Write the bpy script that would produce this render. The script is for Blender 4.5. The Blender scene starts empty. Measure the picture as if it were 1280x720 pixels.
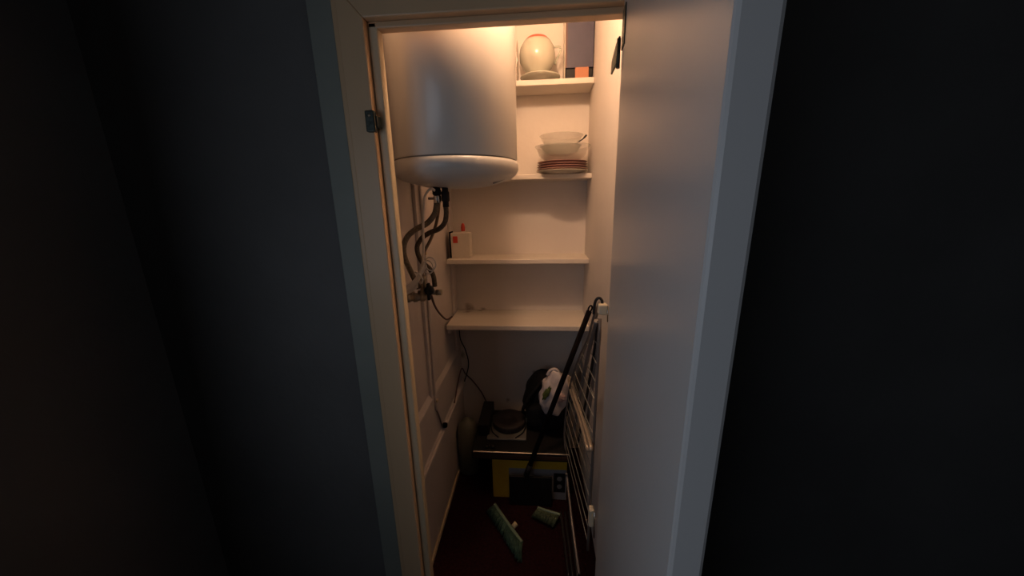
import bpy, bmesh, math, random
from mathutils import Vector, Matrix
random.seed(7)
PI = math.pi
C = bpy.context.scene.collection

# ------------------------------------------------------------------ camera
F = 430.0                       # focal length in pixels of a 1280 wide frame
PITCH, YAW, ROLL, EYE = math.radians(-14.0), math.radians(-4.6), math.radians(-1.1), 1.5
fw = Vector((math.sin(YAW)*math.cos(PITCH), math.cos(YAW)*math.cos(PITCH), math.sin(PITCH)))
rt0 = Vector((math.cos(YAW), -math.sin(YAW), 0))
up0 = rt0.cross(fw)
rt = rt0*math.cos(ROLL) + up0*math.sin(ROLL)
up = up0*math.cos(ROLL) - rt0*math.sin(ROLL)
cam_d = bpy.data.cameras.new('camera')
cam = bpy.data.objects.new('camera', cam_d); C.objects.link(cam)
M3 = Matrix((rt, up, -fw)).transposed()
cam.matrix_world = Matrix.Translation((0, 0, EYE)) @ M3.to_4x4()
cam_d.sensor_width = 36; cam_d.lens = F/1280*36; cam_d.clip_start = 0.02
bpy.context.scene.camera = cam

def at(u, v, y):
    """world point seen at (u, v) of the photograph that stands y metres into the closet"""
    d = rt*((u-640)/F) - up*((v-360)/F) + fw
    return Vector((0, 0, EYE)) + d*(y/d.y)

# ------------------------------------------------------------------ world, lights, exposure
w = bpy.data.worlds.new('world'); bpy.context.scene.world = w; w.use_nodes = True
bg = w.node_tree.nodes['Background']
bg.inputs[0].default_value = (1.0, 0.88, 0.78, 1); bg.inputs[1].default_value = 0.035

def point(name, loc, power, col, r):
    l = bpy.data.lights.new(name, 'POINT'); l.energy = power; l.color = col; l.shadow_soft_size = r
    o = bpy.data.objects.new(name, l); o.location = loc; C.objects.link(o); return o
def area(name, loc, direction, sx, sy, power, col):
    l = bpy.data.lights.new(name, 'AREA'); l.shape = 'RECTANGLE'; l.size = sx; l.size_y = sy
    l.energy = power; l.color = col
    o = bpy.data.objects.new(name, l); o.location = loc
    o.rotation_euler = Vector(direction).to_track_quat('-Z', 'Z').to_euler(); C.objects.link(o); return o
point('closet_bulb', (-0.05, 0.966, 2.27), 15.3, (1.0, 0.63, 0.38), 0.03)
area('hall_window_light', (-0.72, -0.45, 1.35), (1, 0.25, -0.05), 0.7, 1.2, 3.3, (0.74, 0.84, 1.0))

vs = bpy.context.scene.view_settings
bpy.context.scene.display_settings.display_device = 'sRGB'
vs.view_transform = 'Standard'; vs.look = 'None'; vs.gamma = 1; vs.use_curve_mapping = False
vs.exposure = 0.0

# ------------------------------------------------------------------ materials
def mat(name, col, rough=0.6, metal=0.0, col2=None, scale=6.0, bump=0.0, bscale=60.0, detail=4,
        transmission=0.0, coat=0.0, spots=None, spec=0.5, stretch=(1, 1, 1), alpha=1.0):
    m = bpy.data.materials.new(name); m.use_nodes = True
    nt = m.node_tree; N = nt.nodes; L = nt.links; b = N['Principled BSDF']
    b.inputs['Roughness'].default_value = rough; b.inputs['Metallic'].default_value = metal
    b.inputs['Transmission Weight'].default_value = transmission
    b.inputs['Coat Weight'].default_value = coat
    b.inputs['Specular IOR Level'].default_value = spec
    b.inputs['Alpha'].default_value = alpha
    tc = N.new('ShaderNodeTexCoord'); mp = N.new('ShaderNodeMapping'); mp.inputs['Scale'].default_value = stretch
    L.new(tc.outputs['Object'], mp.inputs[0])
    n = N.new('ShaderNodeTexNoise'); n.inputs['Scale'].default_value = scale; n.inputs['Detail'].default_value = detail
    L.new(mp.outputs[0], n.inputs['Vector'])
    r = N.new('ShaderNodeValToRGB'); r.color_ramp.elements[0].position = 0.35; r.color_ramp.elements[1].position = 0.7
    c2 = col2 if col2 else tuple(c*0.88 for c in col)
    r.color_ramp.elements[0].color = (*c2, 1); r.color_ramp.elements[1].color = (*col, 1)
    L.new(n.outputs['Fac'], r.inputs[0]); out = r.outputs[0]
    for (px, py, pz, rad, sc) in (spots or []):      # stains with a place of their own
        d = N.new('ShaderNodeVectorMath'); d.operation = 'DISTANCE'; d.inputs[1].default_value = (px, py, pz)
        n2 = N.new('ShaderNodeTexNoise'); n2.inputs['Scale'].default_value = 40
        add = N.new('ShaderNodeMath'); add.operation = 'MULTIPLY_ADD'; add.inputs[1].default_value = rad*1.4
        L.new(tc.outputs['Object'], d.inputs[0]); L.new(tc.outputs['Object'], n2.inputs['Vector'])
        L.new(n2.outputs['Fac'], add.inputs[0]); L.new(d.outputs['Value'], add.inputs[2])
        mr = N.new('ShaderNodeMapRange'); mr.inputs[1].default_value = rad*0.9; mr.inputs[2].default_value = rad*1.7
        mr.inputs[3].default_value = 0.75; mr.inputs[4].default_value = 0
        L.new(add.outputs[0], mr.inputs[0])
        mx = N.new('ShaderNodeMix'); mx.data_type = 'RGBA'; mx.inputs[7].default_value = (*sc, 1)
        L.new(mr.outputs[0], mx.inputs[0]); L.new(out, mx.inputs[6]); out = mx.outputs[2]
    L.new(out, b.inputs['Base Color'])
    if bump:
        nb = N.new('ShaderNodeTexNoise'); nb.inputs['Scale'].default_value = bscale; nb.inputs['Detail'].default_value = 6
        L.new(mp.outputs[0], nb.inputs['Vector'])
        bp = N.new('ShaderNodeBump'); bp.inputs['Strength'].default_value = bump; bp.inputs['Distance'].default_value = 0.004
        L.new(nb.outputs['Fac'], bp.inputs['Height']); L.new(bp.outputs[0], b.inputs['Normal'])
    return m

m1, m2 = at(635, 500, 1.87), at(668, 465, 1.87)
M = dict(
  wall=mat('closet_wall_paint', (0.77, 0.70, 0.64), 0.75, col2=(0.71, 0.64, 0.58), scale=3, bump=0.25, bscale=30,
           spots=[(m1.x, m1.y, m1.z, 0.016, (0.16, 0.11, 0.07)), (m2.x, m2.y, m2.z, 0.014, (0.16, 0.11, 0.07)),
                  (-0.40, 1.87, 0.91, 0.035, (0.20, 0.14, 0.10)), (-0.32, 1.87, 0.905, 0.02, (0.22, 0.16, 0.12)),
                  (-0.46, 1.87, 0.62, 0.03, (0.25, 0.22, 0.14))]),
  panel=mat('old_painted_panel', (0.68, 0.60, 0.56), 0.55, col2=(0.60, 0.53, 0.49), scale=4, bump=0.3, bscale=25),
  ceil=mat('ceiling_paint', (0.75, 0.70, 0.62), 0.8, bump=0.2),
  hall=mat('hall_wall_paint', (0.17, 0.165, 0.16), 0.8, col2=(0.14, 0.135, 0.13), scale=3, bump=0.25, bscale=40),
  casing=mat('grey_green_casing_paint', (0.30, 0.31, 0.27), 0.6, col2=(0.25, 0.265, 0.23), scale=4, bump=0.2, bscale=20),
  carpet=mat('dark_red_carpet', (0.032, 0.006, 0.008), 0.95, col2=(0.013, 0.004, 0.005), scale=90, bump=0.9, bscale=220, spec=0.1),
  frame=mat('cream_gloss_frame', (0.76, 0.51, 0.30), 0.42, col2=(0.68, 0.45, 0.26), scale=5, bump=0.15, bscale=14, stretch=(1, 1, 0.2)),
  frame_in=mat('cream_stop_paint', (0.74, 0.60, 0.40), 0.45, col2=(0.60, 0.47, 0.30), scale=9, bump=0.2, bscale=14, stretch=(1, 1, 0.3)),
  door=mat('white_door_paint', (0.62, 0.60, 0.58), 0.32, col2=(0.57, 0.555, 0.54), scale=2.0, bump=0.1, bscale=9, stretch=(1, 1, 0.5)),
  shelf=mat('white_shelf_paint', (0.76, 0.69, 0.61), 0.5, col2=(0.68, 0.61, 0.53), scale=6, bump=0.2, bscale=20, stretch=(0.3, 1, 1),
            spots=[(-0.40, 1.83, 0.9, 0.03, (0.22, 0.16, 0.12)), (-0.33, 1.85, 0.9, 0.02, (0.24, 0.18, 0.13)),
                   (0.05, 1.86, 0.9, 0.012, (0.3, 0.24, 0.18))]),
  enamel=mat('heater_enamel', (0.72, 0.70, 0.66), 0.30, col2=(0.69, 0.67, 0.63), scale=2.5, coat=0.2),
  cap=mat('heater_plastic_cap', (0.64, 0.61, 0.57), 0.38, col2=(0.60, 0.57, 0.53), scale=3),
  seam=mat('heater_seam', (0.20, 0.18, 0.16), 0.6),
  black=mat('black_plastic', (0.009, 0.009, 0.010), 0.55, bump=0.1, spec=0.3),
  black_red=mat('black_red_handle', (0.005, 0.003, 0.003), 0.8, spec=0.08),
  rubber=mat('braided_hose', (0.27, 0.21, 0.145), 0.5, metal=0.3, col2=(0.15, 0.12, 0.08), scale=160, bump=0.6, bscale=260),
  rubber2=mat('dark_braided_hose', (0.17, 0.125, 0.08), 0.5, metal=0.3, col2=(0.08, 0.06, 0.04), scale=160, bump=0.6, bscale=260),
  thin=mat('thin_brown_hose', (0.30, 0.21, 0.14), 0.5, col2=(0.22, 0.16, 0.10), scale=120, bump=0.3),
  cable=mat('cream_cable', (0.80, 0.73, 0.64), 0.45),
  cable2=mat('dark_red_cable', (0.13, 0.06, 0.045), 0.5),
  brass=mat('worn_nickel_brass', (0.50, 0.43, 0.33), 0.38, metal=0.7, col2=(0.30, 0.24, 0.17), scale=30, bump=0.2),
  chrome=mat('chrome', (0.7, 0.66, 0.62), 0.22, metal=1.0),
  dull=mat('dull_coated_wire', (0.30, 0.29, 0.25), 0.40, metal=0.3, col2=(0.24, 0.23, 0.20)),
  darktube=mat('dark_tube', (0.05, 0.045, 0.045), 0.35, metal=0.6),
  armtube=mat('warm_metal_tube', (0.62, 0.50, 0.38), 0.3, metal=0.45),
  greytube=mat('grey_tube', (0.28, 0.24, 0.22), 0.4, metal=0.5),
  joint=mat('ivory_plastic_joint', (0.86, 0.74, 0.54), 0.45),
  steel_dark=mat('dark_green_iron', (0.060, 0.072, 0.056), 0.42, metal=0.4, col2=(0.035, 0.042, 0.034), scale=40, bump=0.3),
  white_cer=mat('white_ceramic', (0.56, 0.54, 0.44), 0.25, coat=0.3),
  red_cer=mat('red_glaze', (0.62, 0.11, 0.05), 0.3),
  glass=mat('clear_glass', (0.88, 0.82, 0.72), 0.12, alpha=0.30),
  greenglass=mat('greenish_glass', (0.52, 0.56, 0.44), 0.12, alpha=0.55),
  purple=mat('mauve_glaze', (0.42, 0.24, 0.21), 0.25, col2=(0.34, 0.19, 0.17), scale=14),
  cream_cer=mat('cream_plate_glaze', (0.62, 0.55, 0.45), 0.25),
  navy=mat('navy_card', (0.055, 0.05, 0.085), 0.55, col2=(0.045, 0.042, 0.075), scale=20, bump=0.1),
  orange=mat('orange_card', (0.42, 0.16, 0.075), 0.6),
  carton=mat('white_carton', (0.74, 0.66, 0.56), 0.6),
  redprint=mat('red_print', (0.62, 0.05, 0.02), 0.5),
  yellow=mat('yellow_print_card', (0.60, 0.40, 0.025), 0.6, col2=(0.50, 0.31, 0.02), scale=12),
  greyprint=mat('grey_print_card', (0.26, 0.25, 0.26), 0.6),
  whitish=mat('pale_print', (0.17, 0.17, 0.17), 0.6),
  greenbr=mat('green_bristles', (0.055, 0.12, 0.075), 0.7, col2=(0.03, 0.065, 0.042), scale=60, bump=0.8, bscale=120, stretch=(1, 1, 1)),
  olive=mat('olive_bristles', (0.085, 0.11, 0.055), 0.7, col2=(0.05, 0.065, 0.03), scale=60, bump=0.8, bscale=120),
  greenpl=mat('pale_green_plastic', (0.20, 0.27, 0.18), 0.4),
  ivory=mat('ivory_plastic', (0.55, 0.45, 0.26), 0.45),
  nylon=mat('black_nylon', (0.005, 0.005, 0.007), 0.8, bump=0.5, spec=0.25, bscale=40),
  bag=mat('white_plastic_bag', (0.66, 0.58, 0.56), 0.35, col2=(0.55, 0.47, 0.45), scale=9, bump=0.7, bscale=18),
  bagprint=mat('dark_green_bag_print', (0.03, 0.06, 0.015), 0.4, col2=(0.12, 0.14, 0.03), scale=40),
  bagpink=mat('faded_pink_bag_print', (0.55, 0.30, 0.32), 0.4, col2=(0.6, 0.48, 0.45), scale=30),
  iron=mat('cast_iron', (0.022, 0.016, 0.016), 0.6, bump=0.3, bscale=90),
  stoveblk=mat('black_enamel', (0.012, 0.011, 0.011), 0.5, spec=0.3),
  drip=mat('grey_enamel_tray', (0.16, 0.155, 0.14), 0.5),
  grey=mat('grey_green_plastic', (0.22, 0.21, 0.16), 0.45, col2=(0.17, 0.165, 0.12), scale=6),
  stripdark=mat('copper_brown_edge', (0.10, 0.05, 0.03), 0.4, metal=0.5),
)

# ------------------------------------------------------------------ mesh helpers
def box(bm, x0, x1, y0, y1, z0, z1, bev=0.0, seg=2, mtx=None):
    t = bmesh.new()
    bmesh.ops.create_cube(t, size=1)
    for v in t.verts:
        v.co = Vector(((x0+x1)/2+v.co.x*(x1-x0), (y0+y1)/2+v.co.y*(y1-y0), (z0+z1)/2+v.co.z*(z1-z0)))
    if bev: bmesh.ops.bevel(t, geom=list(t.edges), offset=bev, segments=seg, affect='EDGES', profile=0.5)
    if mtx: t.transform(mtx)
    merge(bm, t)
def merge(bm, t):
    me = bpy.data.meshes.new('tmp'); t.to_mesh(me); t.free(); bm.from_mesh(me); bpy.data.meshes.remove(me)
def smooth_path(pts, sub=6):
    P = [Vector(p) for p in pts]
    if len(P) < 3: return P
    out = []
    for i in range(len(P)-1):
        p0, p1, p2, p3 = P[max(i-1, 0)], P[i], P[i+1], P[min(i+2, len(P)-1)]
        for k in range(sub):
            t = k/sub
            out.append(0.5*((2*p1)+(p2-p0)*t+(2*p0-5*p1+4*p2-p3)*t*t+(3*p1-p0-3*p2+p3)*t**3))
    out.append(P[-1]); return out
def tube(bm, pts, r, seg=10, sub=6, curve=True, caps=True):
    P = smooth_path(pts, sub) if curve else [Vector(p) for p in pts]
    rings = []; prev = None
    for i, p in enumerate(P):
        d = (P[min(i+1, len(P)-1)]-P[max(i-1, 0)]).normalized()
        if prev is None:
            n = d.orthogonal().normalized()
        else:
            n = (prev - d*prev.dot(d)).normalized()
        prev = n; b = d.cross(n)
        rr = r[min(i, len(r)-1)] if isinstance(r, (list, tuple)) else r
        rings.append([bm.verts.new(p+(n*math.cos(a)+b*math.sin(a))*rr) for a in [2*PI*k/seg for k in range(seg)]])
    for a, b_ in zip(rings, rings[1:]):
        for k in range(seg):
            f = bm.faces.new((a[k], a[(k+1) % seg], b_[(k+1) % seg], b_[k])); f.smooth = True
    if caps:
        bm.faces.new(rings[0][::-1]); bm.faces.new(rings[-1])
def lathe(bm, prof, seg=48, mtx=None, cap=False):
    t = bmesh.new(); rings = []
    for (r, z) in prof:
        if r < 1e-5: rings.append([t.verts.new((0, 0, z))])
        else: rings.append([t.verts.new((r*math.cos(2*PI*k/seg), r*math.sin(2*PI*k/seg), z)) for k in range(seg)])
    for a, b in zip(rings, rings[1:]):
        for k in range(seg):
            k2 = (k+1) % seg
            if len(a) == 1 and len(b) == 1: continue
            if len(a) == 1: f = t.faces.new((a[0], b[k2], b[k]))
            elif len(b) == 1: f = t.faces.new((a[k], a[k2], b[0]))
            else: f = t.faces.new((a[k], a[k2], b[k2], b[k]))
            f.smooth = True
    bmesh.ops.recalc_face_normals(t, faces=t.faces)
    if mtx: t.transform(mtx)
    merge(bm, t)
def prism(bm, poly, axis, a0, a1, bev=0.0):
    """poly of 2-D points extruded along axis ('x','y','z') from a0 to a1"""
    t = bmesh.new()
    def mk(p, a): return {'x': (a, p[0], p[1]), 'y': (p[0], a, p[1]), 'z': (p[0], p[1], a)}[axis]
    A = [t.verts.new(mk(p, a0)) for p in poly]; B = [t.verts.new(mk(p, a1)) for p in poly]
    t.faces.new(A); t.faces.new(B[::-1]); n = len(poly)
    for k in range(n): t.faces.new((A[k], B[k], B[(k+1) % n], A[(k+1) % n]))
    bmesh.ops.recalc_face_normals(t, faces=t.faces)
    if bev: bmesh.ops.bevel(t, geom=list(t.edges), offset=bev, segments=2, affect='EDGES', profile=0.5)
    merge(bm, t)
def blob(bm, c, rad, power=2.6, noise=0.0, seg=32, rings=20, seed=1, zflat=None, mtx=None):
    rnd = random.Random(seed); ph = [rnd.uniform(0, 6) for _ in range(12)]
    t = bmesh.new(); bmesh.ops.create_uvsphere(t, u_segments=seg, v_segments=rings, radius=1)
    for v in t.verts:
        n = v.co.normalized()
        s = (abs(n.x)**power+abs(n.y)**power+abs(n.z)**power)**(-1/power)
        q = n*s
        q *= 1+noise*(math.sin(4*n.x+ph[0])*math.sin(5*n.y+ph[1])+0.6*math.sin(9*n.z+ph[2]+3*n.x)+0.4*math.sin(14*n.x+ph[3])*math.sin(12*n.z+ph[4]))
        v.co = Vector((q.x*rad[0], q.y*rad[1], q.z*rad[2]))
    for f in t.faces: f.smooth = True
    if mtx: t.transform(mtx)
    for v in t.verts:
        v.co += Vector(c)
        if zflat is not None and v.co.z < zflat: v.co.z = zflat
    merge(bm, t)

def obj(name, bm, m, parent=None, auto=False):
    me = bpy.data.meshes.new(name); bm.to_mesh(me); bm.free(); me.materials.append(m)
    o = bpy.data.objects.new(name, me); C.objects.link(o)
    if parent:
        o.parent = parent; o.matrix_parent_inverse = Matrix.Translation(parent.location).inverted()
    return o
def tag(o, label, cat, group=None):
    o['label'] = label; o['category'] = cat
    if group: o['group'] = group
    return o
def thing(name, label, cat, loc, group=None):
    o = bpy.data.objects.new(name, None); o.empty_display_size = 0.05; o.location = loc; C.objects.link(o)
    return tag(o, label, cat, group)
def struct(name, bm, m, parent=None):
    o = obj(name, bm, m, parent)
    if not parent: o['kind'] = 'structure'
    return o
def B(*a, **k):
    bm = bmesh.new(); box(bm, *a, **k); return bm
def T(pts, r, **k):
    bm = bmesh.new(); tube(bm, pts, r, **k); return bm
def Lt(prof, loc=(0, 0, 0), seg=48, rot=None):
    bm = bmesh.new(); m = Matrix.Translation(loc)
    if rot: m = m @ rot
    lathe(bm, prof, seg, m); return bm

# ================================================================== SETTING
XL, XR, YB = -0.466, 0.246, 1.87       # closet side walls and back wall
YF, YW = 0.88, 0.90                    # face of the door frame, face of the hall wall
struct('floor', B(-2.6, 1.8, -2.2, 1.95, -0.06, 0.0), M['carpet'])
struct('ceiling', B(-2.6, 1.8, -2.2, 1.95, 2.5, 2.56), M['ceil'])
struct('wall_back', B(XL-0.1, XR+0.1, YB, YB+0.08, 0, 2.5), M['wall'])
struct('wall_right', B(XR, XR+0.10, 0.936, YB, 0, 2.5), M['wall'])
# left closet wall: painted panelling, recessed fields between rails and stiles
wl = struct('wall_left', B(XL-0.10, XL-0.014, 0.936, YB, 0, 2.5), M['panel'])
struct('bottom_rail', B(XL-0.014, XL+0.004, 0.95, YB, 0.0, 0.438, bev=0.003), M['panel'], wl)
struct('middle_rail', B(XL-0.014, XL+0.002, 0.95, YB, 0.438, 0.665, bev=0.002), M['panel'], wl)
for (y0, y1) in ((0.95, 1.055), (1.315, 1.365), (1.80, 1.87)):
    struct('stile', B(XL-0.014, XL, y0, y1, 0.665, 2.5, bev=0.003), M['panel'], wl)
struct('top_rail', B(XL-0.014, XL, 1.055, 1.80, 2.2, 2.5, bev=0.003), M['panel'], wl)
for (y0, y1) in ((1.055, 1.315), (1.365, 1.80)):
    bm = bmesh.new(); prism(bm, [(XL-0.014, 0.688), (XL+0.0015, 0.668), (XL+0.0015, 0.664), (XL-0.014, 0.664)], 'y', y0, y1); struct('field_moulding', bm, M['panel'], wl)
bm = bmesh.new(); prism(bm, [(XL+0.001, 0.462), (XL+0.014, 0.446), (XL+0.016, 0.430), (XL+0.001, 0.424)], 'y', 1.08, YB-0.002); struct('ledge_moulding', bm, M['panel'], wl)
bm = bmesh.new(); tube(bm, [(XL+0.010, 1.09, 0.445), (XL+0.012, 1.5, 0.443), (XL+0.010, 1.86, 0.441)], 0.008)
struct('ledge_moulding', bm, M['panel'], wl)
bb = struct('baseboard_left', B(XL+0.004, XL+0.016, 0.99, YB, 0.0, 0.022, bev=0.004), M['frame_in'])
# hall wall around the opening
wf = bmesh.new()
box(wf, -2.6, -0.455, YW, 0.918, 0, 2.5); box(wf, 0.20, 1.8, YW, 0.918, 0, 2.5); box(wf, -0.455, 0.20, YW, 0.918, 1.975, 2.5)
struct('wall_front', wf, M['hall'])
wi = bmesh.new()
box(wi, XL-0.1, -0.405, 0.918, 0.930, 0, 2.5); box(wi, 0.20, XR+0.1, 0.918, 0.930, 0, 2.5); box(wi, -0.405, 0.20, 0.918, 0.930, 1.975, 2.5)
struct('wall_front_inner', wi, M['wall'])
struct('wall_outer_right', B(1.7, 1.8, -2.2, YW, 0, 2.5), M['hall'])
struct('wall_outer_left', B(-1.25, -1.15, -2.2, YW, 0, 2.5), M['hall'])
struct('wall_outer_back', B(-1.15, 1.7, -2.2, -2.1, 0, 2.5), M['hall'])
# door frame
tr = bmesh.new()
prism(tr, [(-0.462, 0), (-0.400, 0), (-0.400, 1.914), (-0.462, 1.985)], 'y', YF, 0.917, bev=0.003)
fr = struct('trim_1', tr, M['frame'])
struct('casing', B(-0.538, -0.476, YF+0.012, YW, 0, 2.10, bev=0.003), M['casing'], fr)
struct('outer_bead', B(-0.476, -0.460, YF+0.006, YW, 0, 2.0, bev=0.004), M['frame'], fr)
struct('door_stop', B(-0.400, -0.377, 0.900, 0.930, 0, 1.914, bev=0.004), M['frame_in'], fr)
tr = bmesh.new()
prism(tr, [(-0.462, 1.985), (-0.400, 1.914), (0.197, 1.914), (0.197, 1.985)], 'y', YF, 0.917, bev=0.003)
fh = struct('trim_2', tr, M['frame'])
struct('door_stop', B(-0.400, 0.197, 0.900, 0.930, 1.900, 1.914, bev=0.003), M['frame'], fh)
struct('top_bead', B(-0.476, 0.25, YF+0.006, YW, 1.985, 2.0, bev=0.004), M['frame'], fh)
tr = struct('trim_3', B(0.197, 0.25, YW-0.02+0.002, 0.931, 0, 1.985, bev=0.003), M['frame_in'])
# catch plate on the left jamb
c = at(464, 152, 0.875)
bm = bmesh.new(); box(bm, c.x-0.012, c.x+0.012, 0.868, 0.882, c.z-0.024, c.z+0.024, bev=0.003)
ck = obj('catch_body', bm, M['steel_dark'])
ck.name = 'door_catch'; tag(ck, 'small dark green metal catch screwed to left door jamb', 'latch')
obj('screw', Lt([(0, 0.002), (0.003, 0.001), (0.0035, -0.001)], (c.x, 0.867, c.z+0.012), 12, Matrix.Rotation(PI/2, 4, 'X')), M['brass'], ck)
obj('roller', B(c.x+0.006, c.x+0.016, 0.874, 0.900, c.z-0.014, c.z+0.014, bev=0.003), M['steel_dark'], ck)

# door leaf, open into the hall
hx, hy, tx, ty = 0.181, 0.872, 0.137, 0.292
d = Vector((tx-hx, ty-hy, 0)); Lw = d.length; ang = math.atan2(d.y, d.x)
MD = Matrix.Translation((hx, hy, 0)) @ Matrix.Rotation(ang, 4, 'Z')     # local +x along the leaf, local +y = away from the opening
dl = bmesh.new(); box(dl, 0, Lw, 0, 0.034, 0.008, 1.975, bev=0.004, mtx=MD)
door = struct('door_1', dl, M['door'])
# hinge near the top
hz = 1.835
hp = bmesh.new(); box(hp, 0.004, 0.040, -0.0025, 0.0, hz-0.02, hz+0.055, bev=0.0008, mtx=MD)
hinge = obj('hinge', hp, M['steel_dark'], door)
hk = bmesh.new()
tube(hk, [(hx-0.006, hy+0.006, hz-0.050), (hx-0.006, hy+0.006, hz+0.008)], 0.0045, curve=False)
prism(hk, [(0.872, hz-0.020), (0.895, hz-0.036), (0.948, hz-0.040), (0.944, hz-0.014), (0.900, hz+0.006), (0.872, hz+0.010)], 'x', hx-0.008, hx-0.004)
obj('hinge_knuckle', hk, M['steel_dark'], hinge)
obj('hinge', Lt([(0.0, 0.3), (0.006, 0.3), (0.006, 0.22), (0, 0.22)], (hx-0.005, hy+0.008, 0), 12), M['steel_dark'], door)

# ================================================================== SHELVES
def shelf(name, label, ztop, yfront, th, cleat=True):
    t = thing(name, label, 'shelf', (0, yfront, ztop-th), 'white wall shelves')
    obj('board', B(XL+0.001, XR-0.001, yfront, YB-0.001, ztop-th, ztop, bev=0.003), M['shelf'], t)
    if cleat:
        obj('cleat', B(XL+0.001, XL+0.016, yfront+0.02, YB-0.01, ztop-th-0.028, ztop-th-0.0005, bev=0.002), M['shelf'], t)
    return t
S1, S2, S3, S4 = 2.030, 1.624, 1.225, 0.905
shelf('wall_shelf', 'topmost white wall shelf, under the teapot and the navy box', S1, 1.72, 0.024, False)
shelf('wall_shelf', 'white wall shelf under the stack of plates and glass bowls', S2, 1.69, 0.022, False)
shelf('wall_shelf', 'white wall shelf holding only the carton with the red square', S3, 1.685, 0.024, False)
shelf('wall_shelf', 'lowest and deepest white wall shelf, empty and dusty at its back', S4, 1.605, 0.026)

# ================================================================== WATER HEATER
hc = (-0.271, 1.183); R = 0.200
wh = thing('water_heater', 'big white cylindrical electric water heater hung high on the left wall', 'water heater', (hc[0], hc[1], 1.55))
obj('tank', Lt([(R-0.004, 1.632), (R, 1.636), (R, 2.15), (R-0.002, 2.154)], (*hc, 0), 96), M['enamel'], wh)
obj('seam', Lt([(R-0.006, 1.626), (R-0.004, 1.634)], (*hc, 0), 96), M['seam'], wh)
obj('bottom_cap', Lt([(R-0.006, 1.629), (R, 1.627), (R+0.003, 1.618), (R+0.003, 1.602), (R-0.004, 1.588), (R-0.022, 1.575), (R-0.05, 1.565), (0.10, 1.553), (0.05, 1.548), (0, 1.547)], (*hc, 0), 96), M['cap'], wh)
obj('top_cap', Lt([(R-0.002, 2.154), (R+0.002, 2.158), (R, 2.18), (R-0.03, 2.196), (0.1, 2.206), (0, 2.208)], (*hc, 0), 96), M['cap'], wh)
obj('wall_bracket', B(XL, hc[0]-R+0.03, 1.10, 1.21, 1.72, 1.76, bev=0.002), M['greytube'], wh)
obj('wall_bracket', B(XL, hc[0]-R+0.03, 1.10, 1.21, 2.05, 2.09, bev=0.002), M['greytube'], wh)
bm = bmesh.new(); box(bm, -0.026, 0.026, -0.006, 0.006, -0.004, 0.004, bev=0.002, mtx=Matrix.Translation((hc[0]+0.148, hc[1]-0.04, 1.570)) @ Matrix.Rotation(0.45, 4, 'Z') @ Matrix.Rotation(-0.35, 4, 'Y'))
obj('dark_bar', bm, M['seam'], wh)  # short dark bar low on the right of the bottom cap
f1, f2 = at(546, 240, 1.13), at(556.5, 242, 1.13)
bm = bmesh.new(); lathe(bm, [(0, 0.030), (0.012, 0.030), (0.012, 0.008), (0.014, 0.006), (0.014, -0.008), (0.010, -0.010), (0.010, -0.026), (0, -0.026)], 6*4, Matrix.Translation((f1.x, f1.y, f1.z)))
obj('inlet_fitting', bm, M['black'], wh)
obj('collar_nut', Lt([(0.0, 0.0), (0.0125, 0.0), (0.0135, -0.004), (0.0135, -0.022), (0.010, -0.026), (0, -0.026)], (f1.x, f1.y, f1.z-0.010), 6), M['chrome'], wh)
tq = bmesh.new(); box(tq, f1.x-0.030, f1.x-0.008, f1.y-0.004, f1.y+0.004, f1.z-0.024, f1.z-0.016, bev=0.002); obj('drain_lever', tq, M['greytube'], wh)
bm = bmesh.new(); lathe(bm, [(0, 0.032), (0.010, 0.032), (0.010, 0.008), (0.013, 0.004), (0.013, -0.022), (0.010, -0.026), (0.010, -0.042), (0, -0.042)], 24, Matrix.Translation(f2))
obj('outlet_fitting', bm, M['black'], wh)

# ------------------------------------------------------------------ hoses, cables, valve
def hose(name, label, pts, r, m, cat='hose', group='heater hoses', seg=12):
    P = [at(*p) for p in pts]
    for p in P: p.x = max(p.x, XL+r+0.001)
    return tag(obj(name, T(P, r, seg=seg), m), label, cat, group)
hose('flexible_hose', 'thick braided hose bulging furthest left between heater and valve',
     [(546, 252, 1.13), (545.5, 258, 1.13), (543, 268, 1.12), (534, 279, 1.11), (521, 286, 1.105), (510, 295, 1.10), (504.5, 308, 1.09), (506, 322, 1.09), (512, 336, 1.10), (518, 349, 1.11), (523, 360, 1.12)], 0.0092, M['rubber'])
hose('flexible_hose', 'dark braided hose from right-hand fitting, making an S down to valve',
     [(557, 257, 1.13), (558, 267, 1.14), (556, 278, 1.15), (549, 286, 1.155), (537, 291, 1.16), (527, 298, 1.165), (521.5, 308, 1.165), (523, 319, 1.16), (528, 328, 1.15), (537, 336, 1.14), (542, 346, 1.13), (543.5, 358, 1.13)], 0.0084, M['rubber2'])
hose('thin_hose', 'thin brown hose crossing behind the two thick heater hoses',
     [(549, 250, 1.15), (547.5, 268, 1.17), (544, 284, 1.185), (538, 300, 1.19), (531, 314, 1.19), (528, 330, 1.18), (528, 348, 1.16)], 0.0055, M['thin'], seg=8)
hose('power_cable', 'cream cable running straight down in front of the hoses',
     [(543, 238, 1.10), (540, 236, 1.09), (536, 238, 1.08), (530.5, 248, 1.07), (529, 268, 1.07), (529, 290, 1.07), (529.5, 312, 1.07), (528, 330, 1.07), (524, 345, 1.07), (522, 352, 1.08)], 0.0042, M['cable'], 'cable', None, seg=8)
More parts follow.
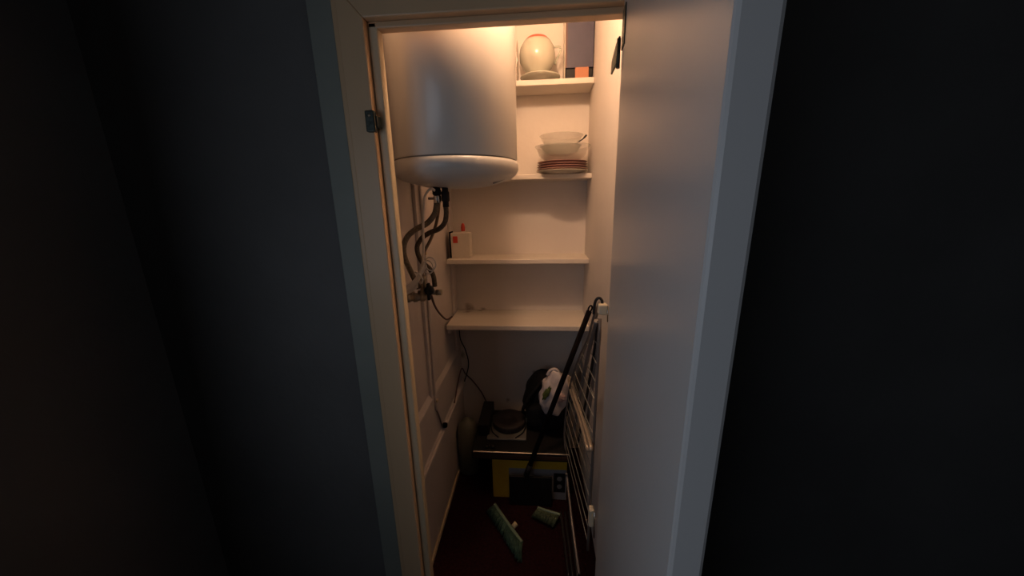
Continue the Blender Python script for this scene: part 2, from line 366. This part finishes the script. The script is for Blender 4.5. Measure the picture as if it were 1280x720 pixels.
# bundle of spare cable tied at the valve
cb = thing('cable_bundle', 'loose bundle of spare pale cable tied up above the valve', 'cable', at(525, 352, 1.06))
for k in range(5):
    o_ = k*1.6
    P = [at(531+o_*0.3, 326+o_, 1.06+0.004*k), at(526, 338+o_, 1.055), at(519+o_*0.4, 349+o_*0.6, 1.05), at(508, 358+o_, 1.045), at(501.5, 362+o_*0.8, 1.05), at(504, 367+o_*0.3, 1.06), at(513, 362+o_*0.5, 1.07), at(522, 352+o_, 1.075)]
    for p in P: p.x = max(p.x, XL+0.005)
    obj('cable_strand', T(P, 0.0030, seg=7), M['cable'], cb)
cc = at(538, 330, 1.06); P = []
for a in range(0, 15): P.append(cc+Vector((math.cos(a*0.48)*0.017, 0.002*a/6, math.sin(a*0.48)*0.022)))
obj('cable_loop', T(P, 0.0022, seg=7, sub=3), M['cable'], cb)
P = [p+Vector((-0.012, 0.008, -0.012)) for p in P]; obj('cable_loop', T(P, 0.0022, seg=7, sub=3), M['cable'], cb)
obj('tie', T([at(519, 340, 1.045), at(524, 343, 1.04), at(528, 349, 1.045), at(527, 354, 1.06)], 0.0032, seg=8), M['cable'], cb)

va = thing('mixing_valve', 'worn metal pipe valve with black knobs fixed to left wall', 'valve', at(525, 370, 1.12))
a, b = at(505, 373, 1.09), at(533, 371, 1.12)
obj('valve_body', T([a, (a+b)/2, b], 0.0125, curve=False, seg=16), M['brass'], va)
for t_ in (0.18, 0.5, 0.82):
    p = a.lerp(b, t_); q = (b-a).normalized()
    obj('nut', T([p-q*0.007, p+q*0.007], 0.0175, curve=False, seg=6), M['brass'], va)
obj('valve_body', T([at(529, 345, 1.12), at(529.5, 360, 1.12), at(529, 372, 1.12)], [0.009, 0.009, 0.012]*7, seg=14), M['brass'], va)
obj('left_knob', T([at(502, 374, 1.085), at(507, 375, 1.09)], 0.019, curve=False, seg=10), M['black_red'], va)['label'] = 'black round valve knob'
obj('cross_pipe', T([at(523, 366, 1.12), at(551, 365.5, 1.12)], 0.0085, curve=False, seg=14), M['brass'], va)
obj('end_nut', T([at(545.5, 365.5, 1.12), at(552, 365.5, 1.12)], 0.0115, curve=False, seg=6), M['brass'], va)
kp = at(536.5, 363, 1.10)
obj('black_knob', Lt([(0, 0.012), (0.012, 0.012), (0.016, 0.006), (0.016, -0.008), (0.010, -0.012), (0, -0.012)], kp, 10, Matrix.Rotation(PI/2, 4, 'X')), M['black'], va)['label'] = 'black ribbed valve knob'
bm = bmesh.new(); box(bm, kp.x-0.005, kp.x+0.005, kp.y-0.014, kp.y+0.004, kp.z-0.032, kp.z+0.026, bev=0.003); obj('lever', bm, M['black'], va)
w0 = at(517, 368, 1.12)
obj('wall_pipe', T([(XL+0.001, w0.y+0.01, w0.z), (w0.x, w0.y, w0.z)], 0.011, curve=False, seg=12), M['brass'], va)
hose('drain_hose', 'thin dark red hose drooping from valve to lowest shelf',
     [(539, 369, 1.13), (543, 381, 1.20), (549, 391, 1.34), (556, 398, 1.52), (560, 399, 1.60), (565, 396, 1.66)], 0.0042, M['cable2'], seg=8)
# vertical conduit and the cable beside it on the left wall
cd = thing('conduit', 'thin painted pipe running down the left panelled wall behind the valve', 'pipe', (XL+0.006, 1.35, 0.47))
obj('pipe', T([(XL+0.007, 1.36, 1.90), (XL+0.007, 1.355, 1.55), (XL+0.007, 1.345, 1.0), (XL+0.007, 1.335, 0.60)], 0.0055, seg=8), M['panel'], cd)
obj('clip', B(XL, XL+0.016, 1.332, 1.348, 0.64, 0.652, bev=0.002), M['frame_in'], cd)
obj('clip', B(XL, XL+0.016, 1.342, 1.358, 1.30, 1.312, bev=0.002), M['frame_in'], cd)
obj('pipe', T([(XL+0.008, 1.335, 0.60), (XL+0.008, 1.36, 0.56), (XL+0.008, 1.40, 0.47)], 0.004, seg=8), M['greytube'], cd)
sk = at(553, 533, 1.42)
tg = obj('plug', Lt([(0, 0.012), (0.011, 0.010), (0.013, 0), (0.011, -0.010), (0, -0.012)], (XL+0.018, 1.41, 0.470), 12, Matrix.Rotation(PI/2, 4, 'Y')), M['black_red'])
tag(tg, 'small dark plug stuck on the left wall just above the ledge', 'plug')
cw = [(XL+0.012, 1.62, 0.455), (XL+0.014, 1.80, 0.56), (-0.44, YB-0.012, 0.50), (-0.40, YB-0.008, 0.455), (-0.35, YB-0.008, 0.38), (-0.315, YB-0.02, 0.31), (-0.30, 1.80, 0.325)]
tag(obj('wall_cable', T(cw, 0.0035, seg=7), M['cable2']), 'thin dark cable trailing along back wall down to the stove', 'cable')
cw = [(XL+0.008, 1.85, 0.86), (XL+0.010, 1.84, 0.74), (-0.435, YB-0.010, 0.66), (-0.42, YB-0.006, 0.56), (-0.45, YB-0.010, 0.45)]
tag(obj('hanging_cable', T(cw, 0.003, seg=7), M['black_red']), 'short dark cable hanging in the corner under the lowest shelf', 'cable')

# ================================================================== TOP SHELF
tp = thing('teapot', 'round white teapot with a red top rim on topmost shelf', 'teapot', (-0.008, 1.783, S1+0.034))
pc = (-0.008, 1.783, S1+0.034)
obj('body', Lt([(0.0, 0.0), (0.040, 0.0), (0.048, 0.010), (0.068, 0.030), (0.080, 0.060), (0.0815, 0.085), (0.076, 0.112), (0.062, 0.134), (0.055, 0.140)], pc, 48), M['white_cer'], tp)
obj('red_rim', Lt([(0.060, 0.1365), (0.054, 0.143), (0.046, 0.150), (0.038, 0.152)], pc, 48), M['red_cer'], tp)['label'] = 'red band around the top'
obj('lid', Lt([(0.039, 0.1505), (0.025, 0.1525), (0, 0.153)], pc, 32), M['red_cer'], tp)['label'] = 'flat red lid'
obj('handle', T([(pc[0]+0.074, pc[1], pc[2]+0.112), (pc[0]+0.100, pc[1], pc[2]+0.112), (pc[0]+0.107, pc[1], pc[2]+0.100), (pc[0]+0.090, pc[1], pc[2]+0.065), (pc[0]+0.079, pc[1], pc[2]+0.045)], 0.0045, seg=10), M['greenglass'], tp)['label'] = 'clear handle'
tag(obj('serving_dish', Lt([(0, 0.0005), (0.05, 0.0005), (0.075, 0.012), (0.090, 0.018), (0.0915, 0.022), (0.084, 0.023), (0.066, 0.028), (0.050, 0.0335), (0, 0.0335)], (0.006, 1.772, S1), 48), M['white_cer']),
    'cream serving dish under the teapot, sloping down to its rim', 'dish')
tag(obj('steel_platter', Lt([(0, 0.0), (0.05, 0.001), (0.064, 0.004), (0.070, 0.0055), (0.064, 0.007), (0.05, 0.004), (0, 0.003)], (-0.1015, 1.752, S1+0.0855), 40, Matrix.Rotation(PI/2, 4, 'Y') @ Matrix.Diagonal((1.2, 0.7, 1, 1))), M['chrome']),
    'shiny platter standing on edge between teapot and water heater', 'platter')
nb = thing('storage_box', 'tall dark navy box at right end of topmost shelf', 'box', (0.18, 1.79, S1))
obj('carton', B(0.121, 0.243, 1.760, 1.866, S1+0.052, S1+0.30, bev=0.002), M['navy'], nb)
obj('base', B(0.121, 0.241, 1.766, 1.866, S1+0.0005, S1+0.0515, bev=0.002), M['black'], nb)
obj('spine', B(0.1185, 0.1260, 1.7575, 1.7598, S1+0.0525, S1+0.30), M['cable2'], nb)['label'] = 'dark brown edge'
obj('side_flap', B(0.1145, 0.1178, 1.752, 1.862, S1+0.0005, S1+0.30, bev=0.001), M['cream_cer'], nb)['label'] = 'pale edge strip'
tag(obj('orange_card', B(0.162, 0.222, 1.748, 1.758, S1+0.0005, S1+0.050, bev=0.001), M['orange']), 'small orange card standing in front of the navy box', 'card')

# ================================================================== DISH STACK
pcx, pcy = 0.110, 1.738
def plate(r, z, th, m, label, group=None, dx=0):
    o = obj('plate', Lt([(0, 0), (r*0.55, 0), (r*0.62, 0.002), (r*0.97, th*1.5), (r, th*1.7), (r*0.97, th*1.9), (r*0.62, th*0.8), (0, th*0.6)], (pcx+dx, pcy, z), 56), m)
    return tag(o, label, 'plate', group)
z = S2+0.0005
plate(0.122, z, 0.008, M['cream_cer'], 'cream plate at the very bottom of the stack on second shelf'); z += 0.0085
labs = ['mauve plate lying directly on the cream bottom plate', 'second mauve plate up from the cream bottom plate', 'third mauve plate up from the cream bottom plate', 'topmost mauve plate, directly under the large glass bowl']
for k in range(4):
    plate(0.120-0.001*k, z, 0.008, M['purple'], labs[k], 'mauve plates in the stack'); z += 0.0105
z += 0.004
def bowl(name, r, h, z, m, label, dx=0, flare=0.008):
    p = [(0, 0), (r*0.5, 0), (r*0.62, 0.004), (r*0.86, h*0.45), (r*0.95, h*0.88), (r+flare*0.2, h), (r+flare*0.2-0.003, h+0.001), (r*0.95-0.004, h*0.88), (r*0.86-0.004, h*0.47), (r*0.60, 0.008), (0, 0.005)]
    return tag(obj(name, Lt(p, (pcx+dx, pcy, z), 64), m), label, 'bowl', 'glass bowls in the stack')
bowl('glass_bowl', 0.128, 0.070, z, M['glass'], 'large clear glass bowl resting on the mauve plates')
z2 = z+0.030
bowl('glass_bowl', 0.096, 0.040, z2, M['greenglass'], 'greenish glass bowl nested inside the large clear bowl', -0.008)
z3 = z2+0.034
bowl('glass_bowl', 0.100, 0.052, z3, M['glass'], 'smaller clear glass bowl at the top of the stack', -0.006)
tag(obj('spoon', T([(pcx+0.055, pcy-0.02, z3+0.012), (pcx+0.088, pcy-0.03, z3+0.030), (pcx+0.106, pcy-0.035, z3+0.047)], [0.003]*8+[0.0045]*8, seg=8), M['darktube']),
    'short dark spoon handle leaning out of the topmost bowl', 'spoon')

# ================================================================== THIRD SHELF
ct = thing('carton', 'white carton with a red square, at left end of third shelf', 'box', (-0.40, 1.75, S3))
obj('box_body', B(-0.449, -0.352, 1.735, 1.795, S3+0.0005, S3+0.128, bev=0.002), M['carton'], ct)
obj('dark_side', B(-0.4555, -0.4495, 1.732, 1.795, S3+0.0005, S3+0.134, bev=0.001), M['black_red'], ct)['label'] = 'dark brown left edge'
obj('red_square', B(-0.437, -0.413, 1.733, 1.7348, S3+0.078, S3+0.112), M['redprint'], ct)['label'] = 'red printed square'
bt = thing('bottle', 'pale bottle with small red cap behind the carton', 'bottle', (-0.40, 1.825, S3))
obj('bottle_body', Lt([(0, 0.0005), (0.020, 0.0005), (0.022, 0.006), (0.022, 0.105), (0.014, 0.125), (0.009, 0.132), (0, 0.132)], (-0.402, 1.825, S3), 28), M['carton'], bt)
obj('cap', Lt([(0.010, 0.130), (0.011, 0.150), (0.008, 0.166), (0.004, 0.172), (0, 0.172)], (-0.402, 1.825, S3), 20), M['redprint'], bt)

# ================================================================== THINGS ON THE FLOOR AT THE BACK
cb2 = thing('cardboard_box', 'yellow and grey printed cardboard box on the floor under the stove', 'box', (-0.05, 1.58, 0))
BX0, BX1, BY, BT = -0.238, 0.142, 1.475, 0.250
obj('box_body', B(BX0, BX1, BY, BY+0.27, 0.0005, BT, bev=0.003), M['yellow'], cb2)
obj('grey_print', B(BX0+0.085, BX1-0.002, BY-0.0012, BY+0.001, 0.004, BT-0.065), M['greyprint'], cb2)['label'] = 'grey printed field'
g = obj('black_print', B(BX1-0.066, BX1-0.008, BY-0.0022, BY, 0.050, BT-0.085), M['black'], cb2); g['label'] = 'black printed square with two pale rings'
for zz in (0.085, 0.132):
    bm = bmesh.new()
    bmesh.ops.create_cone(bm, cap_ends=True, segments=20, radius1=0.013, radius2=0.013, depth=0.001, matrix=Matrix.Translation((BX1-0.037, BY-0.0028, zz)) @ Matrix.Rotation(PI/2, 4, 'X'))
    obj('pale_ring', bm, M['whitish'], g)
# stove on the box
SX0, SX1, SY0, SY1 = -0.336, 0.155, 1.445, 1.80
st = thing('electric_stove', 'dark tabletop electric stove with round hotplate, on yellow box', 'stove', (-0.1, 1.6, BT))
obj('body', B(SX0, SX1, SY0+0.004, SY1, BT+0.0005, 0.302, bev=0.006), M['stoveblk'], st)
obj('front_trim', B(SX0+0.008, SX1-0.006, SY0, SY0+0.008, 0.288, 0.300, bev=0.003), M['chrome'], st)['label'] = 'bright metal strip along the front edge'
obj('lower_trim', B(SX0+0.008, SX1-0.006, SY0+0.001, SY0+0.006, 0.262, 0.284, bev=0.002), M['stripdark'], st)
hcx, hcy = -0.165, 1.635
obj('drip_tray', B(hcx-0.105, hcx+0.100, hcy-0.105, hcy+0.10, 0.3025, 0.312, bev=0.004), M['drip'], st)
obj('hotplate', Lt([(0, 0.0), (0.088, 0.0), (0.090, 0.004), (0.090, 0.030), (0.086, 0.035), (0.030, 0.034), (0.028, 0.031), (0, 0.031)], (hcx+0.002, hcy+0.02, 0.3125), 48), M['iron'], st)
for s in (-1, 1):
    obj('wire_support', T([(hcx+s*0.095, hcy-0.01, 0.322), (hcx+s*0.080, hcy-0.06, 0.318), (hcx+s*0.045, hcy-0.10, 0.317)], 0.003, seg=7), M['black'], st)
obj('back_guard', B(SX0+0.015, SX0+0.075, 1.56, SY1-0.02, 0.3025, 0.372, bev=0.004), M['stoveblk'], st)
for k in range(2):
    obj('knob', Lt([(0, 0), (0.012, 0.0), (0.010, 0.014), (0, 0.015)], (SX0+0.075+k*0.03, SY0+0.03, 0.302), 14), M['black'], st)
# canister left of the stove
tag(obj('canister', Lt([(0, 0.001), (0.050, 0.001), (0.058, 0.010), (0.060, 0.20), (0.060, 0.25), (0.054, 0.29), (0.040, 0.315), (0.018, 0.328), (0.014, 0.335), (0, 0.336)], (-0.399, 1.66, 0), 40), M['grey']),
    'dull grey-green rounded canister in the back left corner', 'canister')
# backpack
bp = thing('backpack', 'black backpack slumped on the stove against the back wall', 'backpack', (0.06, 1.73, 0.303))
bm = bmesh.new(); blob(bm, (0.055, 1.73, 0.44), (0.135, 0.095, 0.150), 2.6, 0.04, seed=3, zflat=0.3035, mtx=Matrix.Rotation(0.25, 4, 'Y')); obj('main_pocket', bm, M['nylon'], bp)
bm = bmesh.new(); blob(bm, (0.03, 1.635, 0.385), (0.10, 0.045, 0.078), 2.8, 0.04, seed=5, zflat=0.3035); obj('front_pocket', bm, M['nylon'], bp)
obj('strap', T([(-0.075, 1.68, 0.36), (-0.085, 1.63, 0.42), (-0.05, 1.62, 0.50), (0.02, 1.66, 0.575)], 0.009, seg=8), M['nylon'], bp)
obj('buckle', B(-0.070, -0.062, 1.598, 1.604, 0.368, 0.386, bev=0.002), M['chrome'], bp)['label'] = 'small bright buckle'
# white plastic bag
pb = thing('plastic_bag', 'crumpled white plastic bag with green print propped on the backpack', 'bag', (0.085, 1.59, 0.40))
bc = at(693.5, 492, 1.54)
MT = Matrix.Rotation(0.22, 4, 'Y')
bm = bmesh.new(); blob(bm, bc, (0.070, 0.038, 0.112), 2.7, 0.09, 56, 36, seed=9, mtx=MT); obj('bag_body', bm, M['bag'], pb)
hpnt = at(692, 468, 1.54)
obj('bag_handle', T([hpnt+Vector((-0.03, 0, -0.005)), hpnt+Vector((-0.015, 0, 0.022)), hpnt+Vector((0.012, 0, 0.026)), hpnt+Vector((0.03, 0, 0.0))], 0.008, seg=8), M['bag'], pb)
q = at(683, 492, 1.503); bm = bmesh.new(); blob(bm, q, (0.013, 0.008, 0.036), 2.2, 0.2, 20, 14, seed=2, mtx=Matrix.Rotation(0.45, 4, 'Y')); obj('printed_mark', bm, M['bagprint'], pb)['label'] = 'dark green print'
q = at(702, 497, 1.498); bm = bmesh.new(); blob(bm, q, (0.018, 0.007, 0.022), 2.2, 0.2, 20, 14, seed=4); obj('printed_mark', bm, M['bagpink'], pb)['label'] = 'faded pink print'

# ------------------------------------------------------------------ dustpan with long handle
dp = thing('long_handled_dustpan', 'black long-handled dustpan before the yellow box, handle leaning right', 'dustpan', (-0.03, 1.43, 0))
P0, P1 = at(660, 588, 1.425), at(736.5, 389, 1.425)
obj('handle', T([P0, P0.lerp(P1, 0.5), P1], 0.0118, curve=False, seg=12), M['black_red'], dp)
dr = (P1-P0).normalized()
loop = []
for k in range(13):
    a_ = 2*PI*k/12
    loop.append(P1+dr*(0.012+0.014*math.cos(a_))+Vector((dr.z, 0, -dr.x))*0.007*math.sin(a_))
obj('hanging_loop', T(loop, 0.0035, seg=8, sub=2), M['black_red'], dp)
a_, b_ = at(637, 596, 1.425), at(689, 593, 1.425)
bm = bmesh.new()
prism(bm, [(1.430, 0.002), (1.448, 0.002), (1.438, a_.z), (1.428, a_.z)], 'x', a_.x, b_.x, bev=0.002)
box(bm, a_.x-0.004, a_.x+0.002, 1.426, 1.444, 0.002, a_.z, bev=0.002); box(bm, b_.x-0.002, b_.x+0.004, 1.426, 1.444, 0.002, a_.z, bev=0.002)
obj('pan', bm, M['black'], dp)
obj('handle_socket', T([P0-dr*0.03, P0+dr*0.035], 0.014, curve=False, seg=12), M['black'], dp)

# ------------------------------------------------------------------ broom heads
def broom(name, label, r0, r1, b0, b1, mb, mcap, hgt, stub=None, nb=16):
    """ridge from r0 to r1, bristle tips from b0 to b1, all points on the floor plan"""
    t = thing(name, label, 'broom', (r0[0], r0[1], 0), 'broom heads on the floor')
    R0, R1, B0, B1 = Vector((*r0, hgt)), Vector((*r1, hgt)), Vector((*b0, 0.012)), Vector((*b1, 0.012))
    bm = bmesh.new(); d_ = (R1-R0).normalized(); upv = Vector((0, 0, 1))
    sd = ((B0-R0)-(B0-R0).dot(d_)*d_).normalized()
    nn = d_.cross(sd).normalized(); nn = nn if nn.z > 0 else -nn
    obj('head', T([R0-d_*0.004, R0.lerp(R1, 0.33)+nn*0.003, R0.lerp(R1, 0.66)+nn*0.003, R1+d_*0.004], 0.007, seg=10), mcap, t)
    bt = bmesh.new(); rnd = random.Random(5)
    for j in range(3):
        for k in range(nb*3):
            f_ = (k+rnd.random()*0.5)/(nb*3-1)
            f_ = min(f_, 1)
            p = R0.lerp(R1, f_)+nn*(0.004*(j-1)); q_ = B0.lerp(B1, min(1, max(0, f_+rnd.uniform(-0.02, 0.02))))
            e = p.lerp(q_, 1+rnd.uniform(-0.05, 0.03))+nn*(0.012*(j-1)); e.z = max(e.z, 0.004)
            mid = p.lerp(e, 0.5)+nn*(0.006)
            tube(bt, [p, mid, e], [0.0032, 0.0030, 0.0022], seg=4, curve=False)
    o = obj('bristles', bt, mb, t); o['kind'] = 'stuff'
    if stub:
        s0, s1 = stub; obj('handle_socket', T([s0, s1], [0.010, 0.012], curve=False, seg=12), M['ivory'], t)['label'] = 'ivory socket stub'
    return t
def fl(u, v, z=0.0):
    d_ = rt*((u-640)/F) - up*((v-360)/F) + fw
    p = Vector((0, 0, EYE)) + d_*((z-EYE)/d_.z); return p
r0, r1 = fl(619, 631, 0.05), fl(652, 677, 0.05)
b0, b1 = fl(610, 640, 0.012), fl(650, 703, 0.012)
sp = fl(641, 659, 0.055)
broom('broom_head', 'loose green broom head with ivory socket, lying mid floor', (r0.x, r0.y), (r1.x, r1.y), (b0.x, b0.y), (b1.x, b1.y), M['greenbr'], M['greenpl'], 0.05,
      (sp, sp+Vector((0.016, 0.014, 0.008))))
r0, r1 = fl(673, 635, 0.045), fl(699, 643, 0.045)
b0, b1 = fl(665, 645, 0.012), fl(692, 658, 0.012)
h2 = broom('broom_head', 'smaller olive broom head lying in front of the black dustpan', (r0.x, r0.y), (r1.x, r1.y), (b0.x, b0.y), (b1.x, b1.y), M['olive'], M['greenpl'], 0.045, None, 10)

# ================================================================== DRYING RACK
rk = thing('clothes_drying_rack', 'folded wire clothes drying rack leaning behind the open door', 'drying rack', (0.16, 1.2, 0))
back = [at(749, 379, 0.955), at(742, 397, 1.03), at(735, 423, 1.13), at(724, 447, 1.23), at(714, 476, 1.34), at(708.5, 508, 1.42), at(705.5, 540, 1.46), at(707, 562, 1.45)]
zt, zb = 1.17, 0.31
front = [Vector((0.176, 0.955, zt)), Vector((0.174, 0.96, 0.8)), Vector((0.171, 0.965, 0.31))]
bk = smooth_path(back, 8)
def back_at(z):
    for p, q_ in zip(bk, bk[1:]):
        if p.z >= z >= q_.z: return p.lerp(q_, (p.z-z)/max(1e-6, p.z-q_.z))
    return bk[-1]
obj('wing_frame', T(back, 0.0045, seg=8), M['greytube'], rk)
obj('wing_frame', T(front, 0.0045, seg=8), M['greytube'], rk)
zz = 1.075; k = 0
while zz > 0.33:
    p = back_at(zz); q_ = Vector((0.1745-0.004*(1.17-zz), 0.962, zz+0.01))
    obj('rung', T([p, p.lerp(q_, 0.5)+Vector((0, 0, -0.002)), q_], 0.0017, seg=6, sub=2), M['dull'], rk); zz -= 0.062; k += 1
# second wing folded behind the first
off = Vector((0.026, 0.03, -0.02))
b2 = [p+off*(1.0 if i else 0.0)+Vector((0, 0.05*min(i, 3)/3, 0)) for i, p in enumerate(back)]
b2 = [Vector((min(p.x, 0.185), p.y, p.z)) for p in b2]
bk2 = smooth_path(b2, 8)
obj('wing_frame', T(b2, 0.004, seg=8), M['dull'], rk)
zz = 1.03
while zz > 0.40:
    p = None
    for a_, c_ in zip(bk2, bk2[1:]):
        if a_.z >= zz >= c_.z: p = a_.lerp(c_, 0.5)
    if p is None: break
    q_ = Vector((0.1785, 0.985, zz+0.01))
    obj('rung', T([p, q_], 0.0015, seg=6, curve=False), M['dull'], rk); zz -= 0.16
# slanting legs
lt = Vector((0.172, 0.965, 1.16))
obj('leg', T([lt, at(743, 440, 1.03), at(729, 520, 1.21), at(722, 556, 1.30)], 0.0055, seg=10), M['darktube'], rk)
obj('leg', T([lt+Vector((-0.004, 0, 0)), at(736, 440, 1.06), at(724, 500, 1.24), at(717, 545, 1.36)], 0.0070, seg=10), M['greytube'], rk)
obj('leg', T([lt+Vector((0.004, 0.01, 0)), at(748, 430, 1.00), at(738, 500, 1.13), at(733, 540, 1.18)], 0.0065, seg=10), M['greytube'], rk)
# folded arm loop
arm = [at(735, 562, 0.95), at(724, 520, 1.14), at(714, 490, 1.34), at(711, 475, 1.47), at(713, 473, 1.48), at(717, 490, 1.30), at(727, 520, 1.12), at(738, 556, 0.95), at(737, 562, 0.945), at(735, 562, 0.95)]
obj('arm', T(arm, 0.0070, seg=10), M['armtube'], rk)
# feet
obj('foot', T([at(708, 592, 1.43), at(709, 600, 1.42), at(714, 645, 1.27), at(720, 690, 1.15), at(724, 718, 1.085)], 0.0058, seg=10), M['greytube'], rk)
for (u0, u1) in ((701, 711), (706, 716), (711, 722)):
    p = fl(u0, 640, 0.045); q_ = fl(u1, 722, 0.014)
    obj('foot', T([p, p.lerp(q_, 0.5), q_], 0.0055, seg=10), M['darktube'], rk)
# plastic joints
def joint(u, v, y, h, wd):
    p = at(u, v, y); bm = bmesh.new()
    box(bm, p.x-wd, p.x+wd, p.y-0.012, p.y+0.012, p.z-h, p.z+h, bev=0.006, seg=3)
    j = obj('joint', bm, M['joint'], rk); j['label'] = 'ivory plastic joint'
    obj('pin', T([p+Vector((wd*0.9, -0.012, h*0.8)), p+Vector((wd+0.001, -0.013, -h*2.1))], 0.0022, seg=7, curve=False), M['chrome'], j)
    return j
joint(753, 386, 0.935, 0.016, 0.013)
joint(739, 645, 0.945, 0.036, 0.009)
tl = at(749, 379, 0.935)
obj('top_loop', T([tl+Vector((-0.012, 0.01, -0.035)), tl+Vector((-0.010, 0.008, 0.0)), tl+Vector((-0.002, 0.004, 0.014)), tl+Vector((0.007, 0.002, 0.008)), tl+Vector((0.010, 0.0, -0.015))], 0.0042, seg=9), M['darktube'], rk)
